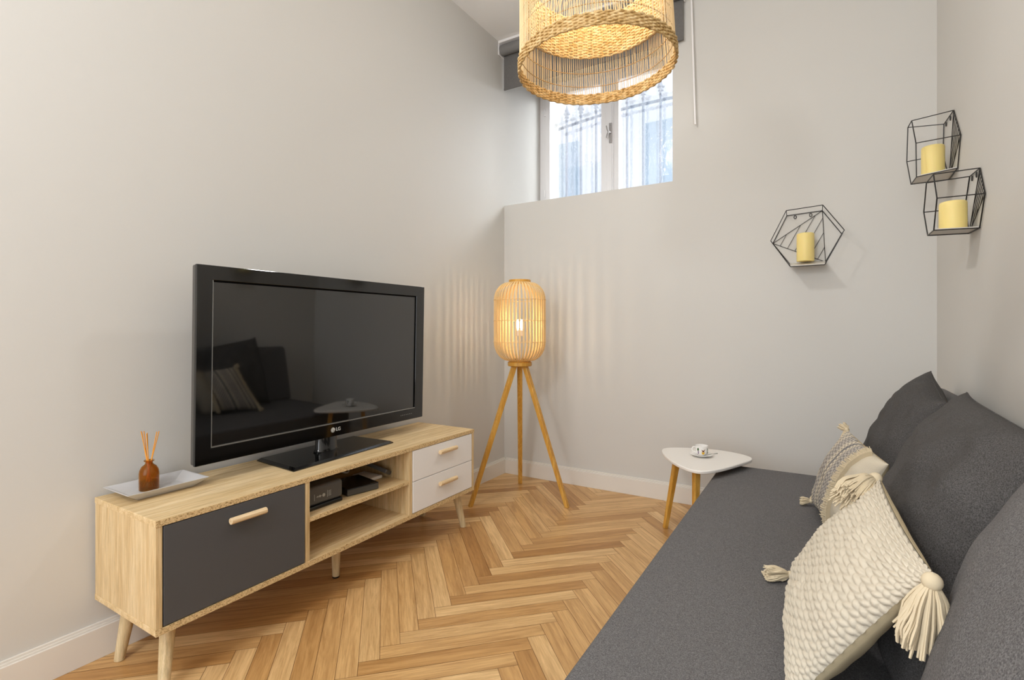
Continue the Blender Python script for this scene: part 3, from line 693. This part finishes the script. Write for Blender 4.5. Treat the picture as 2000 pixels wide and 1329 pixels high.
# ------------------------------------------------------------------ cushions
def pillow_pts(c, T, N, ex=.5, k=.07, front=True, disp=None, sag=0, wr=0, seed=0, ear=0):
    """c = BL, BR, TR, TL ; returns grid of points, v rows bottom to top"""
    BL, BR, TR, TL = [V(p) for p in c]
    nrm = ((BR-BL)+(TR-TL)).cross((TL-BL)+(TR-BR)).normalized()
    if not front: nrm = -nrm
    G = []
    for j in range(N+1):
        row = []
        v0 = -1+2*j/N; v_ = .85*math.sin(v0*PI/2)+.15*v0
        for i in range(N+1):
            u0 = -1+2*i/N; u = .85*math.sin(u0*PI/2)+.15*u0
            fe = (lambda q: 1-abs(q)**6) if ear else (lambda q: (1-q*q)**.8)
            uu = u*(1-k*fe(v_)); vv = v_*(1-k*fe(u))
            a, b_ = (uu+1)/2, (vv+1)/2
            p = BL*(1-a)*(1-b_)+BR*a*(1-b_)+TR*a*b_+TL*(1-a)*b_
            t = max(0, (1-u*u)*(1-v_*v_))
            h = T*t**ex
            if wr:
                q = V((u*2.1+seed, v_*2.1, seed*.7))
                h += wr*(noise.noise(q)*.6+noise.noise(q*2.3)*.35)*min(1, t*6)
            dd = disp((u0+1)/2, (v0+1)/2) if disp else 0
            if False: h += disp((u0+1)/2, (v0+1)/2)*min(1, t*400)
            if dd:
                dn = (nrm*max(.12, t**ex)+(BR-BL+TR-TL).normalized()*u0**7+(TL-BL+TR-BR).normalized()*v0**7).normalized(); p = p+dn*dd
            p = p+nrm*h-V((0, 0, sag*(1-u*u)*max(0, v_)))
            row.append(p)
        G.append(row)
    return G
def grid_mesh(m, G, flip=False):
    N = len(G)-1; base = len(m.f); k0 = len(m.v)
    m.v += [tuple(p) for r in G for p in r]
    for j in range(N):
        for i in range(N):
            a = k0+j*(N+1)+i; f = (a, a+1, a+N+2, a+N+1); uvq = [(i/N, j/N), ((i+1)/N, j/N), ((i+1)/N, (j+1)/N), (i/N, (j+1)/N)]
            if flip: f = f[::-1]; uvq = uvq[::-1]
            m.f.append(f); m.mi.append(m.cur); m.uv[len(m.f)-1] = uvq
    return m
def cushion(label, c, T, seed, wr=.02, k=.075, ex=.45, fab=None):
    cen = sum((V(p) for p in c), V((0, 0, 0)))/4; cen.z = SEAT+.001
    o = thing('cushion', label, 'cushion', cen, 'dark grey back cushions')
    m = MB()
    grid_mesh(m, pillow_pts(c, T, 60, ex, k, True, None, 0, wr, seed, 1)); grid_mesh(m, pillow_pts(c, T*.65, 60, ex, k, False, None, 0, wr*.5, seed+5, 1), True)
    m.build('cover', fab or m_cush, o, True, angle=180)
    G = pillow_pts(c, 0, 60, .5, k, ear=1)
    loop = G[0][:-1]+[r[-1] for r in G[:-1]]+G[-1][::-1][:-1]+[r[0] for r in G[::-1][:-1]]
    MB().tube(loop, .0022, 6, True).build('seam', m_cush, o, True)
    return o
# corners as seen from the seat front: BL = far bottom, BR = near bottom, TR = near top, TL = far top
cushion('dark grey square cushion farthest from the camera, nearest the corner', [(2.125, -.66, .372), (2.135, -1.17, .372), (2.315, -1.07, .815), (2.335, -.665, .885)], .115, 1.3, k=.04, ex=.4)
cushion('big dark grey cushion in the middle, leaning behind the knitted pillow', [(2.12, -1.42, .372), (2.11, -2.06, .372), (2.305, -2.04, .865), (2.315, -1.34, .875)], .115, 4.1, .034, k=.04, ex=.4)
cushion('mid grey cushion nearest the camera at the bottom right edge', [(2.12, -2.13, .372), (2.12, -2.86, .372), (2.30, -2.84, .90), (2.30, -2.08, .915)], .118, 8.7, .012, k=.05, ex=.5, fab=m_sofa)

def tassel(parent, p, d, L, spread, n=70, head=.014, seed=0, droop=.35, mtl=None):
    rnd = random.Random(seed); p = V(p); d = V(d).normalized(); a = d.orthogonal().normalized(); b_ = d.cross(a)
    m = MB(); hc = p+d*head; m.ball(hc, head, 10)
    ta = parent
    o = m.build('tassel', mtl or m_tassel, ta, True)
    s = MB()
    for k in range(n):
        an = rnd.uniform(0, 2*PI); rr = math.sqrt(rnd.random()); l_ = L*rnd.uniform(.82, 1.05)
        pts = []
        for i in range(7):
            t = i/6; rad = head*.75*rr*(1-t)+spread*rr*(t**.7)
            w = .10*spread*math.sin(t*9+an*3)*t
            q = hc+d*(head*.6+l_*t)+(a*math.cos(an)+b_*math.sin(an))*(rad+w)-V((0, 0, droop*L*t*t*.5*(1-abs(d.z))))
            if q.z < SEAT+.005: q.z = SEAT+.005+rnd.uniform(0, .004)
            pts.append(q)
        s.tube(pts, [.0019]*5+[.0022, .0016], 4)
    s.build('strands', mtl or m_tassel, o, True)
    return o

# knitted pillow ------------------------------------------------------
m_knit = mat('chunky_cream_knit', (208, 199, 181), .9, spec=.1); bump(m_knit, noise_n(m_knit, texco(m_knit), 300, 2), .35, .0015)
KB = [(1.915, -1.575, .378), (1.930, -2.125, .376), (2.105, -2.300, .728), (2.085, -1.830, .732)]
cen = V((1.99, -1.95, SEAT+.001))
kp = thing('throw_pillow', 'cream chunky-knit pillow with tassels at its corners, nearest the camera', 'pillow', cen, 'cream throw pillows')
NR_, NC_ = 38, 18
def kd(u, v_):
    # braided rows: rows along u, stitches slanted, alternate rows mirrored
    r = v_*NR_; i = math.floor(r); fr_ = r-i; s = u*NC_+(.5 if i % 2 else 0)+(.42 if i % 2 else -.42)*(fr_-.5); fs_ = s-math.floor(s)
    a = math.sin(PI*fr_)**.7; b_ = math.sin(PI*fs_)**.6
    return .0050*a*b_-.001
m = MB(); grid_mesh(m, pillow_pts(KB, .05, 250, .42, .05, True, kd, 0, .012, 2.2)); m.build('knitted_front', m_knit, kp, True, angle=180)
m = MB(); grid_mesh(m, pillow_pts(KB, .055, 50, .42, .05, False, None, 0, .012, 6.6), True); m.build('plain_back', m_cream, kp, True, angle=180)
tassel(kp, KB[0], (-.9, -.30, .02), .058, .030, 110, .010, 1)
tassel(kp, KB[2], (-.10, .02, -1), .085, .036, 130, .012, 2)
tassel(kp, V(KB[3])+V((.0, 0, .004)), (-.30, -.30, -.16), .072, .042, 170, .013, 3, .9)
tassel(kp, KB[1], (-.6, -.6, -.1), .042, .022, 60, .010, 4)

# striped pillow --------------------------------------------------------
m_str = mat('striped_cotton', (228, 216, 192), .9, spec=.1)
n, l = nodes(m_str); uv = n.new('ShaderNodeUVMap'); sep = n.new('ShaderNodeSeparateXYZ'); l.new(uv.outputs[0], sep.inputs[0])
CR, GR = (212, 202, 182), (142, 139, 138)
bands = ramp(m_str, sep.outputs[0], [(0, CR), (.09, GR), (.13, CR), (.20, GR), (.23, CR), (.28, (184, 177, 167)), (.38, CR), (.42, GR), (.45, CR), (.48, (184, 177, 167)), (.57, CR), (.61, GR), (.64, CR)], 'CONSTANT')
mpd = n.new('ShaderNodeMapping'); mpd.inputs['Scale'].default_value = (60, 46, 1); l.new(uv.outputs[0], mpd.inputs[0])
ck = n.new('ShaderNodeTexChecker'); ck.inputs['Scale'].default_value = 1; ck.inputs[1].default_value = (1, 1, 1, 1); ck.inputs[2].default_value = (.55, .55, .58, 1); l.new(mpd.outputs[0], ck.inputs[0])
limit = n.new('ShaderNodeMath'); limit.operation = 'LESS_THAN'; limit.inputs[1].default_value = .65; l.new(sep.outputs[0], limit.inputs[0])
setc(m_str, mixc(m_str, bands, mixc(m_str, bands, ck.outputs[0], 1.0, 'MULTIPLY'), limit.outputs[0]))
wv = noise_n(m_str, texco(m_str), 260, 2); bump(m_str, wv, .5, .002)
SB = [(1.950, -.870, .380), (2.045, -1.230, .380), (2.145, -1.330, .655), (2.060, -1.000, .685)]
spw = thing('throw_pillow', 'cream and grey striped pillow with fringe rows, half hidden behind the knitted one', 'pillow', (2.02, -1.1, SEAT+.001), 'cream throw pillows')
m = MB()
def sd(u, v_): return .003*abs(math.sin(u*60)) if u < .66 else 0
grid_mesh(m, pillow_pts(SB, .060, 90, .42, .05, True, sd, 0, .01, 3.3)); m.build('striped_front', m_str, spw, True, angle=180)
m = MB(); grid_mesh(m, pillow_pts(SB, .060, 30, .42, .05, False, None, 0, .01, 5.3), True); m.build('plain_back', m_cream, spw, True, angle=180)
G = pillow_pts(SB, .060, 90, .42, .05, True, None, 0, .01, 3.3)
for ucol, ln in ((2, .022), (61, .026)):
    s = MB(); rnd = random.Random(ucol)
    for j in range(1, 90):
        for q in range(4):
            p = G[j][ucol].lerp(G[min(90, j+1)][ucol], q/4); nb = (G[j][ucol+1]-G[j][ucol]).normalized(); tn = (G[j+1 if j < 90 else j][ucol]-G[j][ucol]).normalized() if j < 90 else V((0, 0, 1))
            nn = nb.cross(tn); nn = nn if nn.x < 0 else -nn
            e_ = p-nb*ln*rnd.uniform(.5, .9)+nn*ln*rnd.uniform(.5, .95)+tn*rnd.uniform(-.004, .004)
            s.tube([p, p+nn*ln*.5, e_], .0013, 4)
    s.build('fringe', m_tassel, spw, True)
tassel(spw, SB[0], (-.8, -.1, .05), .030, .018, 60, .008, 11)
tassel(spw, SB[3], (-.5, .5, .4), .022, .016, 60, .008, 12)
